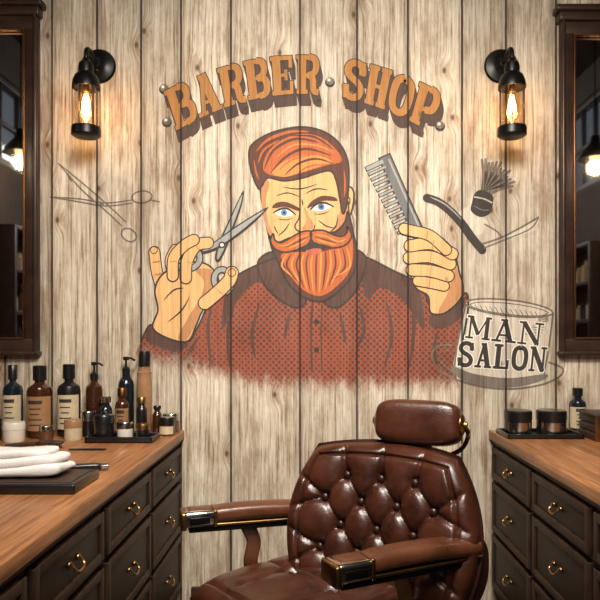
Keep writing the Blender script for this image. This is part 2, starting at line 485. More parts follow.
# ------------------------------------------------------------------ mural (painted straight on the boards)
class Mural(Builder):
    cnt = 0
    def nxt(s): s.cnt += 1
    def P(s, q, L): return (wx(q[0]), -0.0004 - 0.0003 * L - 0.0000065 * (s.cnt % 40), wz(q[1]))
    def poly(s, pts, mat, L, smooth=True, n=6):
        s.nxt()
        q = cr(pts, True, n) if smooth else [Vector(a) for a in pts]
        v3 = [Vector((a[0], a[1], 0)) for a in q]
        tr = tessellate_polygon([v3])
        s.add([s.P(a, L) for a in q], [list(t) for t in tr], mat)
        return q
    def line(s, pts, w, mat, L, taper=0.0, smooth=True, closed=False, n=6, f=None, cap=False):
        s.nxt()
        q = cr(pts, closed, n) if smooth else [Vector(a) for a in pts]
        m = len(q); vs = []; fs = []
        for i in range(m):
            if closed: t = q[(i + 1) % m] - q[i - 1]
            else: t = q[min(i + 1, m - 1)] - q[max(i - 1, 0)]
            if t.length < 1e-6: t = Vector((1, 0))
            t.normalize(); nrm = Vector((-t.y, t.x))
            k = 1.0
            if taper:
                u = i / (m - 1); k = (1 - taper) + taper * math.sin(math.pi * u) ** 0.7
            a = q[i] + nrm * w / 2 * k; c = q[i] - nrm * w / 2 * k
            if f: a = f(a); c = f(c)
            vs += [s.P(a, L), s.P(c, L)]
        for i in range(m if closed else m - 1):
            j = (i + 1) % m
            fs.append([2 * i, 2 * j, 2 * j + 1, 2 * i + 1])
        s.add(vs, fs, mat)
        if cap:
            for e in (q[0], q[-1]): s.ell(e, w / 2, w / 2, mat, L)
    def ell(s, c, rx, ry, mat, L, n=20, rot=0.0):
        s.nxt()
        pts = s.epts(c, rx, ry, n, rot)
        s.add([s.P(a, L) for a in pts], [list(range(len(pts)))], mat)
    def epts(s, c, rx, ry, n=24, rot=0.0):
        return [Vector((c[0] + rx * math.cos(t) * math.cos(rot) - ry * math.sin(t) * math.sin(rot), c[1] + rx * math.cos(t) * math.sin(rot) + ry * math.sin(t) * math.cos(rot))) for t in [2 * math.pi * i / n for i in range(n)]]
    def shape(s, pts, mat, L, ow=1.8, omat=None, smooth=True):
        s.poly(pts, mat, L, smooth)
        s.line(list(pts), ow, omat or K, L + 1, smooth=smooth, closed=True)
    def finger(s, pts, w, L):
        s.line(pts, w + 2.4, K, L, cap=True, n=8)
        s.line(pts, w, SK, L + 1, cap=True, n=8)

K = paint('ink', (34, 25, 22), 0.95)
SK = paint('skin', (216, 168, 110), 0.95)
SKS = paint('skin_shade', (180, 122, 74), 0.92)
RU = paint('shirt_rust', (138, 60, 32), 0.94, dots=(0.034, (66, 27, 18)), fade=(1.16, 1.28))
RD = paint('shirt_dark', (64, 27, 19), 0.92, fade=(1.17, 1.30))
HD = paint('hair_dark', (80, 35, 18), 0.95)
HO = paint('hair_orange', (176, 86, 34), 0.95)
HL = paint('hair_light', (220, 132, 60), 0.95)
GR = paint('steel_grey', (150, 150, 146), 0.95)
GD = paint('comb_grey', (98, 98, 98), 0.95)
WH = paint('white', (228, 222, 208), 0.95)
BL = paint('eye_blue', (60, 120, 180), 0.95)
LP = paint('lips', (176, 84, 60), 0.95)
GO = paint('letter_gold', (168, 112, 48), 0.95)
EX = paint('letter_shadow', (60, 34, 27), 0.94)
SKT = paint('sketch', (62, 52, 46), 0.75)
HW = paint('hat_wash', (214, 204, 188), 0.5)
HB = paint('hat_band', (78, 68, 60), 0.75)
GY = paint('bristle', (176, 168, 156), 0.9)

MU = Mural('barber_shop_mural', (0, 0, 0)); MU.flat = True

def Ls(a, b_, w): return ([a, b_], w, False)
GL = {
 'B': [Ls((.26,0),(.26,1),.23), Ls((.02,.06),(.6,.06),.12), Ls((.02,.94),(.6,.94),.12), Ls((.3,.51),(.6,.51),.1), ([(.52,.95),(.74,.9),(.82,.74),(.74,.58),(.52,.51)],.18,True), ([(.52,.51),(.8,.46),(.88,.28),(.8,.1),(.52,.05)],.19,True)],
 'R': [Ls((.26,0),(.26,1),.23), Ls((.02,.06),(.5,.06),.12), Ls((.02,.94),(.6,.94),.12), Ls((.3,.48),(.6,.48),.1), ([(.52,.95),(.76,.9),(.84,.72),(.76,.55),(.52,.48)],.18,True), ([(.5,.5),(.7,.4),(.76,.1),(.98,.06)],.19,True)],
 'P': [Ls((.26,0),(.26,1),.23), Ls((.02,.06),(.5,.06),.12), Ls((.02,.94),(.6,.94),.12), Ls((.3,.42),(.6,.42),.1), ([(.52,.95),(.78,.9),(.88,.69),(.78,.48),(.52,.42)],.19,True)],
 'E': [Ls((.26,0),(.26,1),.23), Ls((.02,.06),(.92,.06),.12), Ls((.02,.94),(.9,.94),.12), Ls((.26,.5),(.65,.5),.1), Ls((.84,.98),(.84,.68),.1), Ls((.87,.02),(.87,.34),.1), Ls((.64,.64),(.64,.36),.09)],
 'A': [Ls((.2,.03),(.48,.97),.12), Ls((.46,.99),(.78,.03),.23), Ls((.26,.3),(.7,.3),.1), Ls((.0,.05),(.4,.05),.11), Ls((.56,.05),(1,.05),.11), Ls((.3,.95),(.6,.95),.1)],
 'S': [([(.84,.66),(.78,.86),(.5,.94),(.24,.87),(.18,.7),(.34,.57),(.66,.45),(.82,.3),(.76,.13),(.5,.06),(.22,.14),(.14,.36)],.2,True), Ls((.86,.98),(.86,.64),.09), Ls((.13,.02),(.13,.36),.09)],
 'H': [Ls((.24,0),(.24,1),.22), Ls((.76,0),(.76,1),.22), Ls((.2,.5),(.8,.5),.11), Ls((.02,.06),(.46,.06),.12), Ls((.02,.94),(.46,.94),.12), Ls((.54,.06),(.98,.06),.12), Ls((.54,.94),(.98,.94),.12)],
 'O': [([(.5,.93),(.22,.82),(.14,.5),(.22,.18),(.5,.07),(.78,.18),(.86,.5),(.78,.82),(.5,.93)],.2,True)],
 'M': [Ls((.16,0),(.16,1),.1), Ls((.84,0),(.84,1),.2), Ls((.16,.97),(.5,.2),.18), Ls((.5,.2),(.84,.97),.08), Ls((.0,.05),(.32,.05),.1), Ls((.0,.95),(.28,.95),.1), Ls((.66,.05),(1,.05),.1), Ls((.76,.95),(1,.95),.1)],
 'N': [Ls((.18,0),(.18,1),.1), Ls((.82,0),(.82,1),.1), Ls((.18,.97),(.82,.03),.22), Ls((.0,.05),(.36,.05),.1), Ls((.0,.95),(.3,.95),.1), Ls((.64,.95),(1,.95),.1)],
 'L': [Ls((.28,0),(.28,1),.22), Ls((.02,.06),(.9,.06),.12), Ls((.02,.94),(.54,.94),.12), Ls((.86,.02),(.86,.38),.11)],
}
def text(word, x0, cw, h, f, mat, L, extra=0.0, dx=0, dy=0, gap=0.06):
    for i, ch in enumerate(word):
        ox = x0 + i * cw; w = cw * (1 - gap)
        for pts, sw, sm in GL[ch]:
            q = [(ox + a * w, b_ * h) for a, b_ in pts]
            if extra and not sm:
                a, c_ = Vector(q[0]), Vector(q[1]); t = (c_ - a).normalized() * extra / 2
                q = [tuple(a - t), tuple(c_ + t)]
            def g(v):
                r = f(v); return Vector((r[0] + dx, r[1] + dy))
            MU.line(q, sw * h * (0.88) + extra, mat, L, smooth=sm, f=g, n=5)
def arch(v):
    X = v.x; k = (X - 302)
    return Vector((X + k / 250 * 0.62 * (v.y - 18), 94 + k * k / 470 - v.y))
for word, x0, cw in (('BARBER', 170, 25.2), ('SHOP', 343, 23.5)):
    for k in range(1, 7):
        text(word, x0, cw, 39, arch, EX, 0.3 + k * .25, extra=1.2, dx=0.5 * k, dy=1.9 * k)
    text(word, x0, cw, 39, arch, K, 4, extra=1.7)
    text(word, x0, cw, 39, arch, GO, 5.5)
for cx, cy in ((164, 88), (167, 121), (330, 81), (440, 125)):
    MU.ell((cx, cy + 1.5), 5, 5, K, 2); MU.ell((cx, cy), 3.8, 3.8, HB, 3); MU.ell((cx - 1, cy - 1), 1.5, 1.5, WH, 4)

# shirt
MU.poly([(134, 362), (141, 342), (150, 325), (160, 333), (175, 340), (190, 341), (199, 325), (210, 302), (226, 284), (243, 272), (262, 263), (280, 256), (300, 262), (335, 262), (352, 254), (368, 258), (392, 270), (412, 280), (424, 292), (431, 313), (447, 311), (465, 293), (468, 308), (463, 340), (456, 370), (446, 402), (300, 406), (200, 402), (140, 390)], RU, 0)
for pts, w in (([(141, 342), (150, 325), (160, 333), (175, 340), (190, 341)], 2), ([(190, 341), (199, 325), (210, 302), (226, 284), (243, 272), (262, 263), (280, 256)], 2), ([(352, 254), (368, 258), (392, 270), (412, 280), (424, 292), (431, 313)], 2), ([(431, 313), (447, 311), (465, 293), (468, 308), (463, 340)], 2.2)):
    MU.line(pts, w, K, 3)
MU.poly([(243, 273), (262, 264), (275, 268), (282, 290), (262, 282), (246, 290), (232, 310), (222, 330), (224, 300), (230, 285)], RD, 2)
MU.poly([(368, 260), (392, 271), (412, 282), (422, 300), (424, 330), (412, 312), (398, 296), (380, 288), (368, 300), (362, 280)], RD, 2)
MU.poly([(150, 327), (162, 337), (188, 343), (178, 352), (160, 348), (146, 340)], RD, 2)
MU.poly([(431, 315), (448, 312), (464, 297), (460, 318), (444, 328), (430, 326)], RD, 2)
MU.shape([(258, 262), (272, 252), (280, 262), (290, 280), (306, 298), (298, 308), (280, 300), (264, 284)], RD, 3, 2)
MU.shape([(354, 250), (366, 258), (362, 278), (352, 296), (336, 308), (322, 299), (340, 284), (350, 268)], RD, 3, 2)
MU.line([(313, 300), (311, 330), (312, 372)], 2.2, RD, 3)
MU.line([(322, 304), (321, 335), (322, 372)], 1.4, RD, 3)
for yy in (322, 350): MU.ell((316.5, yy), 2.6, 2.6, K, 4)
for pts in ([(212, 304), (208, 330), (212, 372)], [(238, 292), (228, 330), (230, 370)], [(260, 300), (252, 335), (256, 360)], [(290, 312), (284, 340)], [(411, 290), (414, 330), (408, 372)], [(386, 300), (392, 335), (384, 368)], [(360, 306), (364, 330), (356, 350)], [(438, 330), (434, 350), (438, 370)], [(340, 312), (346, 345)], [(170, 350), (184, 362), (200, 366)], [(200, 335), (190, 352), (186, 366)]):
    MU.line(pts, 3.6, RD, 3, taper=1.0)

# head
MU.shape([(344, 192), (350, 187), (354, 194), (352, 210), (347, 220), (342, 222)], SK, 4)
MU.line([(347, 196), (350, 200), (347, 210)], 1.3, K, 6)
MU.shape([(262, 176), (261, 195), (265, 215), (268, 232), (276, 256), (300, 270), (335, 264), (348, 240), (349, 215), (346, 190), (340, 160), (320, 150), (285, 155)], SK, 5)
MU.poly([(337, 172), (345, 182), (348, 210), (346, 228), (336, 236), (328, 234), (337, 222), (340, 205)], SKS, 6)
MU.poly([(262, 180), (270, 184), (266, 198), (268, 220), (274, 238), (268, 232), (262, 208)], SKS, 6)
# hair
MU.shape([(258, 188), (251, 170), (249, 152), (255, 142), (274, 132), (300, 127), (322, 131), (338, 142), (347, 158), (349, 178), (347, 203), (343, 214), (340, 200), (337, 184), (332, 172), (322, 172), (303, 178), (284, 181), (268, 178), (262, 186)], HD, 7)
MU.poly([(263, 168), (268, 152), (282, 140), (302, 134), (322, 138), (338, 152), (341, 162), (328, 165), (305, 172), (285, 176), (270, 175)], HO, 9)
MU.poly([(272, 173), (282, 163), (300, 156), (320, 156), (332, 162), (320, 166), (300, 173), (284, 177)], HL, 10)
for pts, w, m_ in (([(264, 170), (274, 150), (296, 139), (320, 143)], 3.0, HD), ([(270, 174), (286, 157), (306, 149), (332, 156)], 2.8, HD), ([(284, 176), (298, 164), (316, 159), (334, 164)], 2.4, HD), ([(296, 175), (308, 167), (326, 164)], 1.8, HO), ([(276, 158), (294, 145), (318, 146), (334, 153)], 1.8, HL), ([(270, 152), (284, 142), (304, 137)], 1.8, HL),
                  ([(256, 152), (268, 140), (290, 132), (310, 132)], 3, HO), ([(258, 164), (264, 150), (280, 140)], 2.4, HO), ([(290, 136), (314, 137), (334, 150)], 2, HD), ([(344, 170), (345, 185), (344, 198)], 1.6, HO), ([(254, 160), (256, 172), (259, 180)], 1.6, HO), ([(278, 171), (292, 160), (312, 155)], 1.8, HO)):
    MU.line(pts, w, m_, 11, taper=1.0)
# face
MU.poly([(272, 208), (276, 203), (286, 202), (299, 208), (298, 211), (286, 207), (277, 208)], HD, 8)
MU.poly([(307, 208), (312, 201), (322, 196), (334, 197), (337, 201), (323, 201), (313, 206)], HD, 8)
MU.poly([(275, 213), (281, 209.5), (288, 210), (294, 214), (287, 216.5), (280, 216)], WH, 7)
MU.poly([(311, 209), (317, 204.5), (325, 203.5), (332, 206.5), (325, 210), (317, 211)], WH, 7)
MU.ell((284, 212.8), 3.2, 3.2, BL, 8); MU.ell((321.5, 207), 3.2, 3.2, BL, 8)
MU.ell((284, 212.8), 1.4, 1.4, K, 9); MU.ell((321.5, 207), 1.4, 1.4, K, 9)
MU.line([(273, 213), (281, 209), (288, 209), (296, 215)], 2.2, K, 9, taper=.6)
MU.line([(310, 210), (317, 204), (325, 203), (334, 207)], 2.2, K, 9, taper=.6)
MU.line([(278, 219), (286, 220), (293, 218)], 1.0, K, 8, taper=.8); MU.line([(314, 214), (322, 214), (330, 211)], 1.0, K, 8, taper=.8)
MU.poly([(304, 207), (309, 216), (314, 226), (308, 231), (302, 229), (306, 221)], SKS, 7)
MU.line([(300, 209), (299, 218), (295, 226), (298, 231), (306, 232), (313, 230), (315, 225)], 1.6, K, 8, taper=.5)
for pts in ([(276, 196), (288, 193), (300, 197)], [(305, 194), (316, 189), (328, 190)], [(282, 187), (300, 189), (318, 184)], [(302, 199), (303, 206)], [(338, 214), (336, 226), (330, 232)], [(274, 226), (278, 234)], [(290, 222), (285, 230), (278, 236)], [(318, 220), (326, 226), (334, 228)]):
    MU.line(pts, 1.3, K, 8, taper=.9)
# beard
MU.shape([(269, 236), (276, 243), (290, 238), (305, 234), (320, 232), (335, 232), (345, 222), (348, 212), (353, 232), (357, 254), (354, 272), (342, 288), (323, 301), (304, 297), (289, 284), (281, 268), (274, 252)], HD, 9, 2)
MU.poly([(282, 254), (300, 252), (320, 252), (340, 246), (351, 236), (353, 256), (349, 272), (337, 286), (321, 296), (305, 291), (292, 278), (284, 264)], HO, 10)
for i in range(15):
    u = i / 14.0; x0 = 290 + 58 * u; x1 = 288 + 62 * u; yb = 272 + 24 * math.sin(math.pi * (0.12 + 0.8 * u))
    xm = (x0 + x1) / 2
    MU.line([(x0 - 2, 253 - 8 * u * u), (xm - 3 + 8 * (u - .5), 266), (309 + (x1 - 308) * 0.66, yb - 2)], 1.9, HD if i % 2 else HL, 11, taper=1.0)
def ms(l): return [(312 + (a - 312) * .88, 240 + (b_ - 242) * .88) for a, b_ in l]
MU.shape(ms([(311, 233), (300, 233), (287, 240), (277, 245), (270, 242), (268, 235), (265, 243), (270, 252), (282, 256), (298, 252), (309, 245)]), HO, 12, 1.8)
MU.shape(ms([(311, 233), (324, 231), (336, 236), (346, 238), (352, 233), (352, 227), (357, 237), (351, 247), (338, 251), (324, 248), (313, 244)]), HO, 12, 1.8)
for pts in ([(308, 236), (296, 240), (284, 248), (272, 248)], [(306, 241), (296, 247), (284, 252)], [(314, 236), (328, 238), (342, 244), (352, 240)], [(316, 241), (328, 245), (340, 248)]):
    MU.line(ms(pts), 1.8, HL, 14, taper=1)
for pts in ([(309, 238), (296, 244), (280, 251)], [(314, 238), (328, 242), (344, 246)]):
    MU.line(ms(pts), 1.2, HD, 14, taper=1)
MU.poly([(301, 249), (310, 243), (320, 245), (327, 247), (318, 252), (308, 253)], K, 13.5)
MU.poly([(305, 252), (314, 248.5), (322, 250), (315, 255)], LP, 14.5)

# left hand + scissors
MU.finger([(163, 292), (157, 272), (154.5, 252)], 10, 4)
MU.finger([(176, 280), (171, 262), (176, 250)], 10.5, 6)
MU.shape([(153, 328), (158, 310), (155, 290), (162, 275), (178, 266), (198, 262), (212, 268), (219, 282), (214, 298), (203, 310), (196, 326), (188, 341), (170, 339)], SK, 6)
MU.poly([(196, 270), (212, 270), (218, 284), (212, 298), (201, 312), (194, 328), (186, 340), (178, 338), (188, 318), (200, 298), (204, 282)], SKS, 8)
RING1 = MU.epts((187, 258), 13, 11); RING2 = MU.epts((223, 281), 8.5, 11.5, rot=-0.2)
MU.poly([(243, 191), (242, 205), (234, 228), (226, 250), (219, 262), (215, 258), (219, 242), (230, 218)], K, 9)
MU.poly([(242, 195), (240, 206), (232, 228), (224, 249), (218.5, 259), (217, 256), (221, 242), (231, 219)], GR, 10)
MU.poly([(268, 207), (256, 221), (238, 236), (220, 248), (204, 254), (200, 249), (214, 242), (236, 226)], K, 11)
MU.poly([(264, 210.5), (254, 220), (237, 234), (219, 246), (205, 251), (204, 249), (216, 242), (237, 227)], GR, 12)
MU.line(RING1, 7.4, K, 9, closed=True, n=2); MU.line(RING1, 4.6, GR, 13, closed=True, n=2)
MU.line(RING2, 7.4, K, 9, closed=True, n=2); MU.line(RING2, 4.6, GR, 13, closed=True, n=2)
MU.ell((222, 245), 3.4, 3.4, K, 14); MU.ell((222, 245), 1.8, 1.8, WH, 15)
MU.finger([(186, 278), (187, 262), (196, 246), (208, 243)], 10.5, 14)
MU.finger([(173, 276), (174, 258), (184, 246), (194, 240)], 10, 16)
MU.finger([(205, 303), (217, 293), (229, 281), (232, 273)], 12, 15)
MU.line([(168, 322), (182, 310), (190, 296)], 1.3, K, 16, taper=.9); MU.line([(164, 300), (174, 290), (184, 288)], 1.3, K, 16, taper=.9)
for a_, b_ in (((153, 262), (160, 261)), ((155, 275), (162, 273)), ((170, 262), (177, 261)), ((188, 262), (194, 264)), ((196, 246), (200, 250)), ((218, 290), (222, 294))): MU.line([a_, b_], 1.0, SKS, 19, smooth=False)
MU.line([(150.5, 249), (154, 246.5), (157.5, 249), (156, 253), (152, 253)], 0.8, K, 8, closed=True)
MU.line([(228, 272), (232, 268.5), (236, 272), (234, 276), (230, 276)], 0.8, K, 19, closed=True)

# right hand + comb
a0 = Vector((386, 160)); a1 = Vector((420, 236)); u_ = (a1 - a0).normalized()
t_ = Vector((-0.90, 0.42))
MU.line([tuple(a0 - u_ * 5), tuple(a1), (432, 246), (446, 262)], 13.5, K, 6, n=6); MU.line([tuple(a0 - u_ * 3.6), tuple(a1), (432, 246), (446, 262)], 10.5, GD, 7)
MU.line([tuple(a0 + Vector((2.5, -1))), tuple(a1 + Vector((2.5, -1)))], 1.8, GR, 8, smooth=False)
for i in range(13):
    q = a0 + (a1 - a0) * (i / 14.0) + t_ * 3; w = 4.0 if i == 0 else 2.2; ln = 20 - 0.25 * i
    MU.line([tuple(q), tuple(q + t_ * ln)], w + 1.5, K, 6, smooth=False); MU.line([tuple(q), tuple(q + t_ * (ln - 1))], w, GR, 7, smooth=False)
MU.shape([(418, 236), (430, 232), (444, 240), (454, 252), (459, 272), (463, 293), (448, 311), (431, 313), (428, 296), (416, 288), (410, 270), (412, 250)], SK, 8)
MU.poly([(450, 256), (458, 272), (462, 292), (448, 310), (438, 312), (448, 292), (452, 272)], SKS, 10)
MU.finger([(444, 286), (430, 283), (418, 281)], 9.5, 12)
MU.finger([(448, 276), (430, 271), (412, 270)], 11, 14)
MU.finger([(450, 264), (430, 257), (409, 258)], 11, 16)
MU.finger([(452, 254), (432, 244), (410, 246), ], 11, 18)
MU.finger([(446, 250), (430, 236), (412, 231), (404, 229)], 10, 20)
for a_, b_ in (((430, 278), (429, 287)), ((431, 266), (430, 276)), ((431, 252), (430, 262)), ((434, 240), (432, 249)), ((428, 231), (426, 239))): MU.line([a_, b_], 1.1, SKS, 22, smooth=False)

# shaving brush
for i in range(26):
    a = math.radians(-100 + 92 * i / 25.0); r = 30 + random.uniform(-3, 3)
    e = (488 + r * math.cos(a) * 0.98 - 3, 190 + r * math.sin(a))
    MU.line([(485 + (i - 13) * .25, 193 + (i - 13) * .2), ((486 + e[0]) / 2, (192 + e[1]) / 2), e], 3.4, SKT if i % 2 else GY, 3 + i % 2, taper=.35)
for i in range(16):
    a = math.radians(-98 + 88 * i / 15.0)
    MU.line([(485, 192), (486 + 20 * math.cos(a), 191 + 20 * math.sin(a))], 1.9, K if i % 3 else HB, 5.2, taper=.5)
MU.poly([(475, 193), (482, 190), (492, 195), (493, 202), (490, 213), (480, 217), (471, 211), (472, 202)], K, 6.5)
MU.line([(474, 197), (484, 199), (492, 203)], 1.4, GY, 7.5); MU.line([(474, 206), (482, 210), (489, 210)], 1.0, GD, 7.5)
# razors
MU.line([(427, 198), (438, 202), (450, 211), (462, 224), (472, 238), (482, 250)], 8.5, K, 4, cap=True)
MU.line([(430, 197), (446, 205), (462, 220)], 1.6, GR, 5.5, taper=.8)
MU.poly([(456, 214), (470, 205), (488, 222), (482, 234), (474, 236)], HW, 3, smooth=False)
MU.line([(482, 244), (500, 238), (520, 228), (539, 217)], 2.0, SKT, 4); MU.line([(484, 248), (504, 240), (530, 229), (539, 217)], 1.4, SKT, 4)
MU.poly([(505, 236), (522, 228), (540, 216), (536, 230), (514, 238)], HW, 3, smooth=False)
MU.line([(484, 224), (495, 230), (503, 238)], 1.4, SKT, 4)
# sketched scissors on the left
for pts in ([(58, 163), (82, 190), (106, 211), (122, 226)], [(58, 163), (86, 186), (110, 207), (126, 222)], [(50, 197), (80, 199), (106, 203), (132, 200)], [(50, 197), (80, 202), (106, 206), (132, 203)], [(72, 182), (66, 172)]):
    MU.line(pts, 1.5, SKT, 3, taper=.3)
MU.line(MU.epts((129, 235), 8, 6, rot=.6), 1.6, SKT, 3, closed=True, n=1); MU.line(MU.epts((142, 197), 10, 6, rot=-.1), 1.6, SKT, 3, closed=True, n=1)
MU.ell((102, 204), 2.2, 2.2, SKT, 4)
MU.line([(150, 200), (160, 202)], 1.4, SKT, 3)
# hat badge
MU.poly([(466, 303), (480, 298), (510, 300), (540, 306), (553, 313), (548, 345), (545, 372), (520, 384), (480, 384), (455, 372), (456, 350), (461, 325)], HW, 2)
MU.line(MU.epts((509, 308), 44, 8, rot=.11), 1.8, SKT, 3, closed=True, n=1)
MU.line(MU.epts((509, 309), 39, 5.5, rot=.11), 1.0, SKT, 3, closed=True, n=1)
MU.line([(466, 304), (459, 335), (454, 368)], 1.8, SKT, 3); MU.line([(553, 313), (549, 345), (544, 374)], 1.8, SKT, 3)
MU.poly([(452, 366), (475, 374), (510, 378), (545, 374), (543, 380), (515, 387), (480, 386), (456, 376)], HB, 3.5)
MU.line([(452, 345), (438, 346), (432, 356), (442, 372), (470, 384), (505, 389), (540, 385), (560, 376), (562, 368), (548, 362)], 1.8, SKT, 4.5)
MU.line([(450, 350), (441, 352), (440, 360), (455, 374)], 1.2, SKT, 4.5)
for k in range(9): MU.line([(540 - 2 * k, 318 + 2 * k), (549 - k, 312 + 3 * k)], 0.8, SKT, 3)
for k in range(14): MU.line([(470 + 5 * k, 304 + .6 * k), (474 + 5 * k, 311 + .6 * k)], 0.8, SKT, 3)
def hat1(v): return Vector((v.x + 0.12 * (v.y), 338 + 0.11 * (v.x - 465) - v.y))
def hat2(v): return Vector((v.x + 0.10 * (v.y), 366 + 0.07 * (v.x - 455) - v.y))
text('MAN', 465, 26, 23, hat1, WH, 4, extra=2.0); text('MAN', 465, 26, 23, hat1, K, 5.5)
text('SALON', 456, 18, 25, hat2, WH, 7, extra=2.0); text('SALON', 456, 18, 25, hat2, K, 8.5)
MU.done()

# ------------------------------------------------------------------ mirrors
def mirror(name, x0, x1, z0, z1):
    b = Builder(name, ((x0 + x1) / 2, 0, z0)); w = 0.075; xm = (x0 + x1) / 2; zm = (z0 + z1) / 2
    for xx in (x0 + w / 2, x1 - w / 2):
        b.box((xx, -0.022, zm), (w, 0.04, z1 - z0), M_MIRF, 0.008)
    for zz in (z0 + w / 2, z1 - w / 2):
        b.box((xm, -0.023, zz), (x1 - x0, 0.043, w), M_MIRF, 0.008)
    for xx in (x0 + 0.014, x1 - 0.014): b.box((xx, -0.044, zm), (0.02, 0.025, z1 - z0), M_MIRF, 0.007)
    for xx in (x0 + w, x1 - w): b.box((xx, -0.036, zm), (0.012, 0.03, z1 - z0 - 2 * w), M_GOLDTRIM, 0.004)
    for zz in (z0 + w, z1 - w): b.box((xm, -0.036, zz), (x1 - x0 - 2 * w, 0.03, 0.012), M_GOLDTRIM, 0.004)
    b.box((xm, -0.03, z0 - 0.006), (x1 - x0 + 0.016, 0.055, 0.022), M_MIRF, 0.007)
    b.box((xm, -0.034, z1 + 0.02), (x1 - x0 + 0.03, 0.065, 0.05), M_MIRF, 0.01)
    b.box((xm, -0.042, z1 + 0.06), (x1 - x0 + 0.07, 0.08, 0.035), M_MIRF, 0.01)
    b.box((xm, -0.014, zm), (x1 - x0 - 2 * w + 0.01, 0.006, z1 - z0 - 2 * w + 0.01), M_MIRROR)
    b.done()
mirror('wall_mirror', -2.25, wx(41), wz(352), 3.25)
mirror('wall_mirror.001', wx(558), 2.2, wz(352), 3.22)

# ------------------------------------------------------------------ sconces
def sconce(name, X, Z):
    b = Builder(name, (X, 0, Z)); RX = Matrix.Rotation(math.radians(90), 4, 'X')
    b.lathe([(0, 0), (0.094, 0), (0.096, 0.006), (0.088, 0.016), (0.05, 0.022), (0.034, 0.034), (0.02, 0.05), (0, 0.05)], (X, 0, Z), M_BLACKM, 40, rot=RX)
    Y = -0.2
    path = cr([(X, -0.03, Z), (X, -0.08, Z + 0.008), (X, -0.14, Z + 0.024), (X, -0.185, Z + 0.014), (X, Y, Z - 0.02), (X, Y, Z - 0.06)], False, 6)
    b.tube(path, 0.013, M_BLACKM, 12, ref=(1, 0, 0))
    h = Z - 0.085
    b.lathe([(0, 0.045), (0.018, 0.045), (0.024, 0.03), (0.036, 0.02), (0.04, 0.0), (0.04, -0.03), (0.056, -0.045), (0.068, -0.075), (0.072, -0.10), (0.072, -0.112), (0.066, -0.112), (0.05, -0.07), (0, -0.05)], (X, Y, h), M_BLACKM, 36)
    g0 = h - 0.112; g1 = h - 0.36
    b.lathe([(0.060, 0), (0.064, -0.06), (0.064, -0.2), (0.058, -0.235)], (X, Y, g0), M_JARG, 32)
    b.lathe([(0.064, 0.035), (0.073, 0.035), (0.075, 0.02), (0.075, -0.008), (0.06, -0.018), (0, -0.02), (0, -0.01), (0.06, 0.0), (0.064, 0.005)], (X, Y, g1 + 0.01), M_BLACKM, 36)
    for i in range(6):
        a = i * math.pi / 3 + 0.3
        b.tube([(X + 0.069 * math.cos(a), Y + 0.069 * math.sin(a), g0 + 0.005), (X + 0.069 * math.cos(a), Y + 0.069 * math.sin(a), g1 + 0.02)], 0.0028, M_BLACKM, 6, ref=(1, 0, 0))
    b.lathe([(0.018, 0.03), (0.019, 0), (0.016, -0.01)], (X, Y, g0 - 0.01), M_BRASS, 20)
    b.lathe([(0.014, 0), (0.02, -0.03), (0.034, -0.075), (0.036, -0.10), (0.026, -0.13), (0, -0.142)], (X, Y, g0 - 0.015), M_BULB, 24)
    for i in range(4):
        a = i * math.pi / 2 + .4
        b.tube(cr([(X + 0.006 * math.cos(a), Y + 0.006 * math.sin(a), g0 - 0.03), (X + 0.018 * math.cos(a), Y + 0.018 * math.sin(a), g0 - 0.08), (X + 0.01 * math.cos(a), Y + 0.01 * math.sin(a), g0 - 0.125)], False, 4), 0.0025, M_FIL, 6, ref=(1, 0, 0))
    b.lathe([(0, 0), (0.010, -0.012), (0.015, -0.04), (0.010, -0.07), (0, -0.08)], (X, Y, g0 - 0.04), M_GLOW, 12)
    b.done()
    ld = bpy.data.lights.new(name + '_bulb_light', 'POINT'); ld.energy = 5; ld.color = (1, 0.68, 0.4); ld.shadow_soft_size = 0.03
    lo = bpy.data.objects.new(name + '_bulb_light', ld); lo.location = (X, Y, g0 - 0.09); scene.collection.objects.link(lo)
sconce('wall_sconce', -1.206, 2.985)
sconce('wall_sconce.001', 1.028, 2.985)

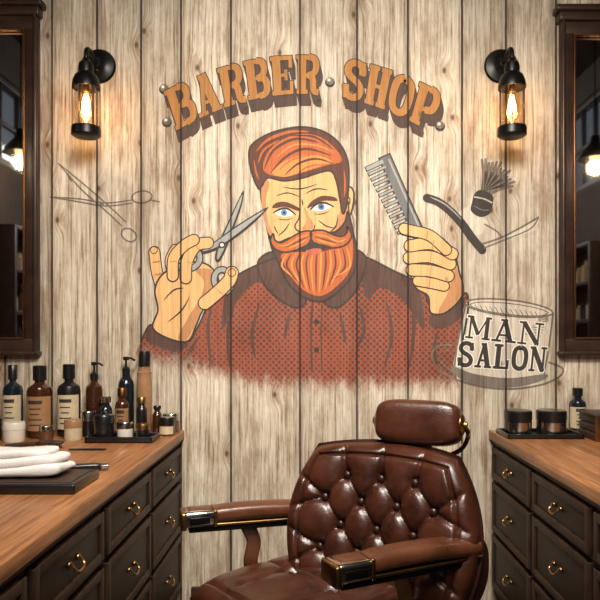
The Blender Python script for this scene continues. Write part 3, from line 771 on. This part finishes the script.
# ------------------------------------------------------------------ counters
CT = 0.967
def counter(name, xin, xout, sgn, ylen, cols):
    # sgn: +1 if the drawer fronts face +x
    b = Builder(name, ((xin + xout) / 2, -ylen / 2, 0))
    xm = (xin + xout) / 2; W = abs(xin - xout)
    b.box((xm, -ylen / 2, CT - 0.025), (W, ylen - 0.004, 0.05), M_BLOCK, 0.006)
    xf = xin - sgn * 0.03
    xb = xout
    b.box(((xf + xb) / 2, -ylen / 2, 0.5 * (0.09 + CT - 0.05)), (abs(xf - xb), ylen - 0.04, CT - 0.05 - 0.09), M_CAB, 0.003)
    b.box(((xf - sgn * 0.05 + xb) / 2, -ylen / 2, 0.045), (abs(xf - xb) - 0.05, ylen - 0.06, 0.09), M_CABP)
    b.box((xf + sgn * 0.004, -ylen / 2, CT - 0.062), (0.018, ylen - 0.03, 0.022), M_CAB, 0.005)
    rows = [(0.715, 0.885), (0.43, 0.69), (0.12, 0.405)]
    y = -0.03
    for cw in cols:
        ya, yb = y - 0.02, y - cw + 0.02; yc = (ya + yb) / 2; w = ya - yb
        for z0, z1 in rows:
            zc = (z0 + z1) / 2; h = z1 - z0
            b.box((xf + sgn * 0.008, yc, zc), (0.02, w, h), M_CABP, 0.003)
            fr = 0.035
            for yy in (ya - fr / 2, yb + fr / 2): b.box((xf + sgn * 0.018, yy, zc), (0.016, fr, h), M_CAB, 0.004)
            for zz in (z0 + fr / 2, z1 - fr / 2): b.box((xf + sgn * 0.018, yc, zz), (0.0155, w, fr), M_CAB, 0.004)
            # bail pull
            xh = xf + sgn * 0.018
            for dy in (-0.036, 0.036):
                b.sq((xh + sgn * 0.006, yc + dy, zc + 0.010), (0.018, 0.022, 0.022), M_BRASS, 1, 1, nu=12, nv=8)
            pth = cr([(xh + sgn * 0.014, yc - 0.036, zc + 0.010), (xh + sgn * 0.025, yc - 0.034, zc - 0.006), (xh + sgn * 0.028, yc - 0.016, zc - 0.016), (xh + sgn * 0.028, yc + 0.016, zc - 0.016), (xh + sgn * 0.025, yc + 0.034, zc - 0.006), (xh + sgn * 0.014, yc + 0.036, zc + 0.010)], False, 5)
            b.tube(pth, 0.0045, M_BRASS, 8, ref=(1, 0, 0))
        y -= cw
    b.done()
counter('drawer_counter', -0.73, -2.28, 1, 2.75, [0.66, 0.64, 0.60, 0.60])
counter('drawer_counter.001', 0.958, 2.28, -1, 2.75, [0.66, 0.64, 0.60, 0.60])

# ------------------------------------------------------------------ counter-top items
def bottle(name, x, d, r, h, mat, cap, label=None, neck=0.35, kind='screw', z=CT):
    y = d - 3.6; b = Builder(name, (x, y, z)); hb = h * (0.74 if kind != 'pump' else 0.7)
    b.lathe([(0, 0), (r * .93, 0), (r, .006), (r, hb * .86), (r * .9, hb * .94), (r * neck * 1.25, hb), (r * neck, hb + .006), (r * neck, hb + 0.03), (0, hb + 0.03)], (x, y, z), mat, 32)
    if label:
        b.band((x, y, z), r + 0.0012, hb * .14, hb * .78, math.radians(-165), math.radians(-15), label)
        for k in range(5):
            b.band((x, y, z), r + 0.002, hb * (.64 - .1 * k), hb * (.64 - .1 * k) + 0.006 + .012 * (k == 0), math.radians(-122 + 6 * (k % 3)), math.radians(-58 - 6 * (k % 3)), M_TEXT)
    top = hb + 0.02
    if kind == 'pump':
        b.lathe([(0, 0), (r * .5, 0), (r * .5, .03), (r * .3, .04), (.006, .042), (.006, .075), (.016, .077), (.016, .095), (0, .097)], (x, y, z + top), cap, 20)
        b.tube([(x, y, z + top + .087), (x + .03, y - .01, z + top + .088), (x + .052, y - .016, z + top + .076)], .006, cap, 8, ref=(0, 1, 0))
    elif kind == 'spray':
        b.lathe([(0, 0), (r * .8, 0), (r * .8, h - top - .02), (r * .7, h - top), (0, h - top)], (x, y, z + top), cap, 24)
    else:
        b.lathe([(0, 0), (r * neck * 1.35, 0), (r * neck * 1.35, h - top - .004), (r * neck * 1.2, h - top), (0, h - top)], (x, y, z + top), cap, 24)
    b.done()
def jar(name, x, d, r, h, mat, lid, z=CT, label=None):
    y = d - 3.6; b = Builder(name, (x, y, z)); hb = h * .62
    b.lathe([(0, 0), (r * .92, 0), (r * .97, .006), (r * .97, hb), (r * .85, hb + .003), (0, hb + .003)], (x, y, z), mat, 32)
    b.lathe([(0, 0), (r, 0), (r, h - hb - .006), (r * .94, h - hb), (0, h - hb)], (x, y, z + hb + .001), lid, 32)
    if label: b.band((x, y, z), r * .97 + .0012, hb * .15, hb * .85, math.radians(-150), math.radians(-30), label)
    b.done()
def tray(name, x0, x1, d0, d1, h=0.025, z=CT, mat=None):
    mat = mat or M_BLACKP
    b = Builder(name, ((x0 + x1) / 2, (d0 + d1) / 2 - 3.6, z)); yc = (d0 + d1) / 2 - 3.6; xc = (x0 + x1) / 2
    b.box((xc, yc, z + .004), (x1 - x0, d1 - d0, .008), mat, .002)
    for xx in (x0 + .005, x1 - .005): b.box((xx, yc, z + h / 2), (.01, d1 - d0, h), mat, .003)
    for dd in (d0 + .005, d1 - .005): b.box((xc, dd - 3.6, z + h / 2), (x1 - x0, .01, h), mat, .003)
    b.done()
bottle('shampoo_bottle', -1.60, 3.42, .05, .37, M_NAVY, M_BLACKP, M_CREAM)
bottle('shampoo_bottle.001', -1.432, 3.36, .064, .37, M_AMBER, M_BLACKP, M_TAN, .4)
bottle('shampoo_bottle.002', -1.30, 3.41, .058, .375, M_BLACKP, M_BLACKP, M_CREAM, .4)
bottle('pump_bottle', -1.205, 3.52, .045, .38, M_AMBER, M_BLACKP, None, .4, 'pump')
bottle('pump_bottle.001', -1.035, 3.53, .042, .42, M_NAVY, M_BLACKP, None, .5, 'pump')
bottle('hairspray_can', -.935, 3.53, .040, .44, M_TAN, M_BLACKP, None, .8, 'spray')
bottle('tonic_bottle', -1.02, 3.41, .036, .25, M_AMBER, M_GOLDTRIM, M_TAN, .5)
bottle('tonic_bottle.001', -1.125, 3.46, .036, .20, M_NAVY, M_STEEL, None, .6)
bottle('tonic_bottle.002', -.92, 3.42, .028, .20, M_BLACKP, M_BRASS, None, .6)
bottle('tonic_bottle.003', -1.51, 3.52, .034, .24, M_BROWNJ, M_BLACKP, M_CREAM, .5)
bottle('tonic_bottle.004', -.85, 3.47, .026, .15, M_AMBER, M_BLACKP, None, .6)
jar('pomade_jar', -1.50, 3.22, .052, .095, M_WHITE, M_WHITE)
jar('pomade_jar.001', -1.225, 3.27, .045, .10, M_CREAM, M_TAN)
jar('pomade_jar.002', -.79, 3.53, .045, .10, M_BROWNJ, M_STEEL)
jar('pomade_jar.003', -.785, 3.42, .042, .095, M_AMBER, M_BLACKP, label=M_CREAM)
jar('pomade_jar.004', -1.19, 3.39, .040, .13, M_BLACKP, M_STEEL)
jar('pomade_jar.005', -1.62, 3.24, .045, .11, M_BLACKP, M_BLACKP, label=M_CREAM)
jar('pomade_jar.006', -1.36, 3.27, .035, .07, M_BROWNJ, M_STEEL)
jar('pomade_jar.009', -1.09, 3.37, .030, .13, M_WHITE, M_BLACKP)
tray('cosmetics_tray', -1.13, -.80, 3.16, 3.32, .03)
TZ = CT + .009
jar('shaving_cream_jar', -1.06, 3.24, .05, .12, M_BLACKP, M_BLACKP, z=TZ)
jar('shaving_cream_jar.001', -.955, 3.24, .04, .085, M_WHITE, M_STEEL, z=TZ)
jar('shaving_cream_jar.002', -.865, 3.24, .036, .075, M_BLACKP, M_BRASS, z=TZ)
# hair brush and comb lying on counter
b = Builder('hair_brush', (-1.33, -.55, CT))
b.sq((-1.24, -.58, CT + .028), (.13, .05, .018), M_DARKWOOD, .7, .7)
b.tube([(-1.29, -.58, CT + .024), (-1.39, -.59, CT + .018), (-1.44, -.595, CT + .012)], .010, M_DARKWOOD, 10)
for i in range(9):
    for j in range(3): b.tube([(-1.29 + i * .0125, -.592 + j * .012, CT + .022), (-1.29 + i * .0125, -.592 + j * .012, CT + .0005)], .0015, M_BLACKP, 5, ref=(1, 0, 0))
b.done()
b = Builder('styling_comb', (-1.05, -.62, CT))
b.box((-1.05, -.62, CT + .004), (.17, .010, .005), M_BLACKP, .001)
for i in range(26): b.box((-1.13 + i * .0064, -.634, CT + .004), (.0026, .022, .003), M_BLACKP)
b.done()
# towel board and towel
b = Builder('serving_tray', (-1.11, -1.33, CT))
b.box((-1.11, -1.33, CT + .018), (.62, .25, .034), M_BLACKP, .008)
b.box((-1.11, -1.33, CT + .036), (.58, .21, .004), M_DARKWOOD, .001)
b.done()
b = Builder('folded_towel', (-1.1, -1.3, CT + .039))
RZ = Matrix.Rotation(math.radians(3), 4, 'Z')
def tw(k):
    def f(q):
        a = 14 * q[0] + 3 * k; c_ = 11 * q[1] + k * 2
        s_ = 0.0 if k == 0 and q[2] < 0 else 0.005 * math.sin(a + 2 * math.sin(c_)) + 0.003 * math.sin(c_ * 2 + a)
        return (q[0] + .006 * math.sin(c_ * 3 + k), q[1] + .005 * math.sin(a * 1.3 + k), q[2] + s_ + .008 * q[0] * (k - 1) * (k > 0))
    return f
for k, (zz, sx, sy, th) in enumerate(((.024, .50, .20, .048), (.050, .49, .19, .044), (.073, .44, .165, .036))):
    b.sq((-1.125 - .012 * k, -1.31, CT + .0395 + zz), (sx, sy, th), M_TOWEL, .6, .3, rot=RZ, nu=72, nv=20, warp=tw(k))
b.done(60)
b = Builder('hair_clipper', (-.86, -1.1, CT))
R18 = Matrix.Rotation(math.radians(18), 4, 'Z')
b.sq((-.90, -1.09, CT + .016), (.14, .04, .032), M_BLACKP, .6, .5, rot=R18)
b.box((-.825, -1.066, CT + .018), (.03, .04, .012), M_STEEL, .003, rot=R18)
b.done()
# right counter
tray('cosmetics_tray.001', .972, 1.36, 3.28, 3.50)
jar('pomade_jar.007', 1.06, 3.40, .072, .125, M_BLACKP, M_BLACKP, z=TZ, label=M_STEEL)
jar('pomade_jar.008', 1.235, 3.40, .078, .125, M_BLACKP, M_BLACKP, z=TZ, label=M_STEEL)
bottle('aftershave_bottle', 1.425, 3.53, .045, .24, M_NAVY, M_BLACKP, M_CREAM, .45)
b = Builder('storage_box', (1.52, -.30, CT))
for dz in (0, 1, 2): b.box((1.51, -.30, CT + .022 + dz * .041), (.26, .2, .038), M_DARKWOOD, .004)
b.box((1.51, -.30, CT + .13), (.275, .215, .014), M_DARKWOOD, .004)
for xx in (1.39, 1.63): b.box((xx, -.403, CT + .062), (.02, .006, .12), M_BRASS, .001)
b.sq((1.51, -.41, CT + .1), (.02, .02, .02), M_BRASS, 1, 1)
b.done()

# ------------------------------------------------------------------ barber chair
CH = Builder('barber_chair', (0.0, -1.5, 0))
def cushion(W, H, Tf, Tb, k, M, mat, btn=None, crease=None, curve=0.0, n=110, rim=0.0, taper=0.0):
    def surf(u, v, front):
        x = W / 2 * u * math.sqrt(1 - k * v * v); z = H / 2 * v * math.sqrt(1 - k * u * u)
        tp = 1 - taper * (max(0, v + .2) / 1.2) ** 2 - taper * .25 * (max(0, -v)) ** 2
        x *= tp
        e = max(0.0, (1 - abs(u) ** 5) * (1 - abs(v) ** 5)); f = e ** 0.45
        if front:
            y = -Tf * f
            inn = max(0.0, min(1.0, (1 - max(abs(u), abs(v))) / 0.16))
            if rim:
                m_ = max(abs(u), abs(v)); y += rim * math.exp(-((m_ - 0.83) / 0.02) ** 2)
            if btn:
                q = 0.0
                for bx, bz in btn:
                    r2 = (x - bx) ** 2 + (z - bz) ** 2
                    q += 0.020 * math.exp(-r2 / 0.00022) + 0.016 * math.exp(-r2 / 0.0016)
                c_ = 0.0
                for (ax, az, bx, bz) in crease:
                    dx, dz = bx - ax, bz - az; L2 = dx * dx + dz * dz
                    t = max(0, min(1, ((x - ax) * dx + (z - az) * dz) / L2))
                    r2 = (x - ax - t * dx) ** 2 + (z - az - t * dz) ** 2
                    c_ = max(c_, 0.010 * math.exp(-r2 / 0.00006) + .006 * math.exp(-r2 / .0007))
                y += (min(q, .034) + c_) * inn
        else: y = Tb * f
        return (x, y - curve * u * u, z)
    vs = []; fs = []
    def S_(i): t = -1 + 2 * i / n; return math.copysign(abs(math.sin(abs(t) * math.pi / 2)) * .35 + abs(t) * .65, t)
    for fr in (True, False):
        o = len(vs)
        for j in range(n + 1):
            for i in range(n + 1): vs.append(surf(S_(i), S_(j), fr))
        for j in range(n):
            for i in range(n):
                a = o + j * (n + 1) + i; fs.append([a, a + 1, a + n + 2, a + n + 1])
    CH.add(vs, fs, mat, M)
    if btn:
        for bx, bz in btn:
            CH.sq((bx, -Tf + .028 - curve * (2 * bx / W) ** 2, bz), (.024, .016, .024), M_LEA2, 1, 1, M=M, nu=14, nv=8)
rz = lambda a: Matrix.Rotation(math.radians(a), 4, 'Z'); rx = lambda a: Matrix.Rotation(math.radians(a), 4, 'X')
BC = Vector((0.225, -1.47, 0.875))
MB = Matrix.Translation(BC) @ rz(-30) @ rx(-13)
rowsb = [(0.145, [-.12, 0, .12]), (0.065, [-.19, -.063, .063, .19]), (-0.015, [-.127, 0, .127]), (-0.095, [-.19, -.063, .063, .19]), (-.175, [-.127, 0, .127])]
btn = [(a, r[0]) for r in rowsb for a in r[1]]
cre = []
for i, p1 in enumerate(btn):
    for p2 in btn[i + 1:]:
        if abs(abs(p1[0] - p2[0]) - .063) < .009 and abs(abs(p1[1] - p2[1]) - .08) < .01: cre.append((*p1, *p2))
for a in (-.12, 0, .12): cre.append((a, .145, a * 1.25, .27)); cre.append((a, -.175, a * 1.05, -.28))
for a in (-.19, .19): cre.append((a, .065, a * 1.5, .13)); cre.append((a, .065, a * 1.6, .02)); cre.append((a, -.095, a * 1.6, -.05)); cre.append((a, -.095, a * 1.5, -.16))
cushion(0.665, 0.53, 0.09, 0.05, 0.24, MB, M_LEA, btn, cre, curve=.05, rim=.012, taper=.15, n=124)
cushion(0.685, 0.55, -0.0, 0.075, 0.24, MB @ Matrix.Translation((0, .005, 0)), M_LEA2, curve=.05, n=30, taper=.15)
# headrest
HC = Vector((0.345, -1.43, 1.203)); MH = Matrix.Translation(HC) @ rz(-24) @ rx(-10)
CH.sq((0, 0, 0), (0.285, 0.13, 0.15), M_LEA, .5, .36, M=MH, nu=56, nv=28)
for sx in (-1, 1):
    CH.lathe([(0, 0), (.036, 0), (.036, .006), (.028, .012), (.014, .014), (.012, .022), (0, .024)], (sx * .138, 0, 0), M_BRASS, 24, M=MH, rot=Matrix.Rotation(math.radians(90 * sx), 4, 'Y'))
CH.tube(cr([(.148, 0, 0), (.16, .02, -.03), (.13, .05, -.08), (.05, .065, -.12)], False, 5), .008, M_STEEL, 8, M=MH, ref=(0, 1, 0))
for dx in (-.03, .03):
    CH.box((dx, .035, -.11), (.018, .012, .2), M_STEEL, .003, M=MH)
CH.box((0, .045, -.17), (.1, .03, .09), M_BLACKM, .006, M=MH)
# seat
MS = Matrix.Translation(Vector((-0.02, -1.55, 0.655))) @ rz(-50) @ rx(-90)
cushion(0.56, 0.60, 0.085, 0.07, 0.12, MS, M_LEA, [(-.1, 0), (.1, 0)], [(-.1, 0, -.1, .2), (.1, 0, .1, .2), (-.1, 0, .1, 0), (-.1, 0, -.1, -.2), (.1, 0, .1, -.2), (-.1, 0, -.3, 0), (.1, 0, .3, 0)], n=80, rim=.008)
MSU = Matrix.Translation(Vector((-0.02, -1.55, 0))) @ rz(-50)
CH.box((0, 0, .575), (.52, .54, .05), M_LEA2, .015, M=MSU)
CH.box((0, 0, .545), (.44, .46, .03), M_BLACKM, .006, M=MSU)
CH.box((0, -.265, .60), (.5, .02, .02), M_BRASS, .006, M=MSU)
# pedestal, base, footrest
CH.lathe([(0, 0), (.30, 0), (.305, .012), (.29, .03), (.12, .055), (.075, .08), (.07, .11), (.07, .33), (.055, .34), (.055, .53), (0, .53)], (-0.02, -1.55, 0), M_STEEL, 48)
CH.tube(cr([(0, -.1, .5), (0, -.3, .42), (0, -.38, .25), (0, -.46, .2)], False, 6), .018, M_STEEL, 10, M=MSU, ref=(1, 0, 0))
CH.box((0, -.48, .2), (.4, .14, .03), M_BLACKM, .01, M=MSU, rot=rx(20))
CH.tube([(-.2, -.55, .19), (.2, -.55, .19)], .016, M_BRASS, 10, M=MSU)
CH.tube(cr([(.05, 0, .5), (.3, .02, .48), (.36, -.02, .45)], False, 5), .01, M_STEEL, 8, M=MSU)
# link back to seat
CH.box((0.11, -1.5, .64), (.30, .12, .10), M_BLACKM, .01, rot=rz(-40))

def rr(w, h, r, n=5):
    out = []
    for cx, cy, a0_ in ((w / 2 - r, h / 2 - r, 0), (-w / 2 + r, h / 2 - r, 90), (-w / 2 + r, -h / 2 + r, 180), (w / 2 - r, -h / 2 + r, 270)):
        for i in range(n + 1):
            a = math.radians(a0_ + 90 * i / n); out.append((cx + r * math.cos(a), cy + r * math.sin(a)))
    return out
def arm(B, F, zb=0.865, side=1):
    B = Vector((B[0], B[1], zb)); F = Vector((F[0], F[1], zb + .005)); d = (F - B).normalized(); L = (F - B).length
    def at(t, dz=0, s_=0):
        sd = d.cross(Vector((0, 0, 1)))
        return B + d * L * t + Vector((0, 0, dz)) + sd * s_
    pad = [at(t, .012 * math.sin(math.pi * t) + .0) for t in [i / 16 * .80 for i in range(17)]]
    sc = [0.82] + [.95] + [1] * 13 + [.97, .9]
    CH.sweep(pad, rr(.085, .052, .022), M_ARMW, scale=sc)
    # frame under the pad
    CH.sweep([at(t, -.036) for t in (-.02, .3, .6, .9, .97)], rr(.06, .024, .006), M_BLACKM)
    CH.sweep([at(t, -.023) for t in (0, .3, .6, .9, .985)], rr(.074, .010, .004), M_BRASS)
    # metal front cap with ashtray-style lid
    ang = math.atan2(d.y, d.x)
    R = Matrix.Rotation(ang, 4, 'Z')
    CH.box(at(.90, .0), (.11, .088, .054), M_STEEL, .012, rot=R)
    CH.box(at(.89, .020), (.085, .066, .022), M_ARMW, .008, rot=R)
    CH.box(at(.90, -.004, 0), (.07, .091, .026), M_BLACKM, .004, rot=R)
    CH.box(at(1.01, -.006), (.020, .090, .060), M_BRASS, .007, rot=R)
    CH.box(at(.79, .0), (.012, .090, .058), M_BRASS, .004, rot=R)
    return at
at = arm((0.475, -1.655), (0.045, -1.875), .865)
for t in (.55, ):
    CH.sweep(cr([at(t, -.05), at(t - .03, -.12), at(t + .06, -.2), at(t + .12, -.27, -.04)], False, 6), rr(.045, .018, .006), M_BRASS, ref=(0, 1, 0))
CH.sweep(cr([at(.0, .02), at(-.05, -.03), at(-.03, -.12), at(.12, -.22), at(.3, -.27, -.05)], False, 7), rr(.05, .03, .012), M_LEA2, ref=(.45, -.9, 0))
at = arm((0.01, -1.235), (-0.452, -1.375), .865)
CH.sweep(cr([at(.55, -.04), at(.50, -.10), at(.52, -.18), at(.42, -.26, .05)], False, 7), rr(.05, .022, .008), M_ARMW, ref=(0.2, -1, 0))
CH.sweep(cr([at(.05, -.03), at(.0, -.09), at(.05, -.17), at(.2, -.24, .04)], False, 7), rr(.05, .03, .012), M_LEA2, ref=(.3, -1, 0))
CH.lathe([(0, 0), (.03, 0), (.03, .02), (.02, .028), (0, .03)], at(.06, -.03, .05), M_BRASS, 20, rot=Matrix.Rotation(math.radians(90), 4, 'X'))
CH.done(40)

# ------------------------------------------------------------------ lights
def area(name, loc, target, size, energy, color, spread=180):
    ld = bpy.data.lights.new(name, 'AREA'); ld.shape = 'RECTANGLE'; ld.size = size[0]; ld.size_y = size[1]
    ld.energy = energy; ld.color = color; ld.spread = math.radians(spread)
    o = bpy.data.objects.new(name, ld); o.location = loc
    o.rotation_euler = (Vector(target) - Vector(loc)).to_track_quat('-Z', 'Y').to_euler()
    scene.collection.objects.link(o)
area('ceiling_softlight', (0.1, -2.6, 3.65), (0.05, 0.0, 1.55), (1.2, 0.9), 100, (1.0, 0.92, 0.82), 100)
area('ceiling_softlight_rear', (0, -4.3, 3.6), (0, -1.0, 1.2), (2.0, 1.0), 72, (1.0, 0.93, 0.84))
w = bpy.data.worlds.new('street_daylight'); scene.world = w; w.use_nodes = True
bg = w.node_tree.nodes['Background']; bg.inputs[0].default_value = (0.70, 0.72, 0.76, 1); bg.inputs[1].default_value = 0.3

# ------------------------------------------------------------------ camera
cd = bpy.data.cameras.new('camera'); cam = bpy.data.objects.new('camera', cd)
scene.collection.objects.link(cam); scene.camera = cam
cam.location = (0, -3.6, 1.5); cam.rotation_euler = (math.radians(90), 0, 0)
cd.sensor_width = 36; cd.lens = 648 / 600 * 36
cd.shift_x = -16 / 600; cd.shift_y = 34 / 600
cd.clip_start = 0.05
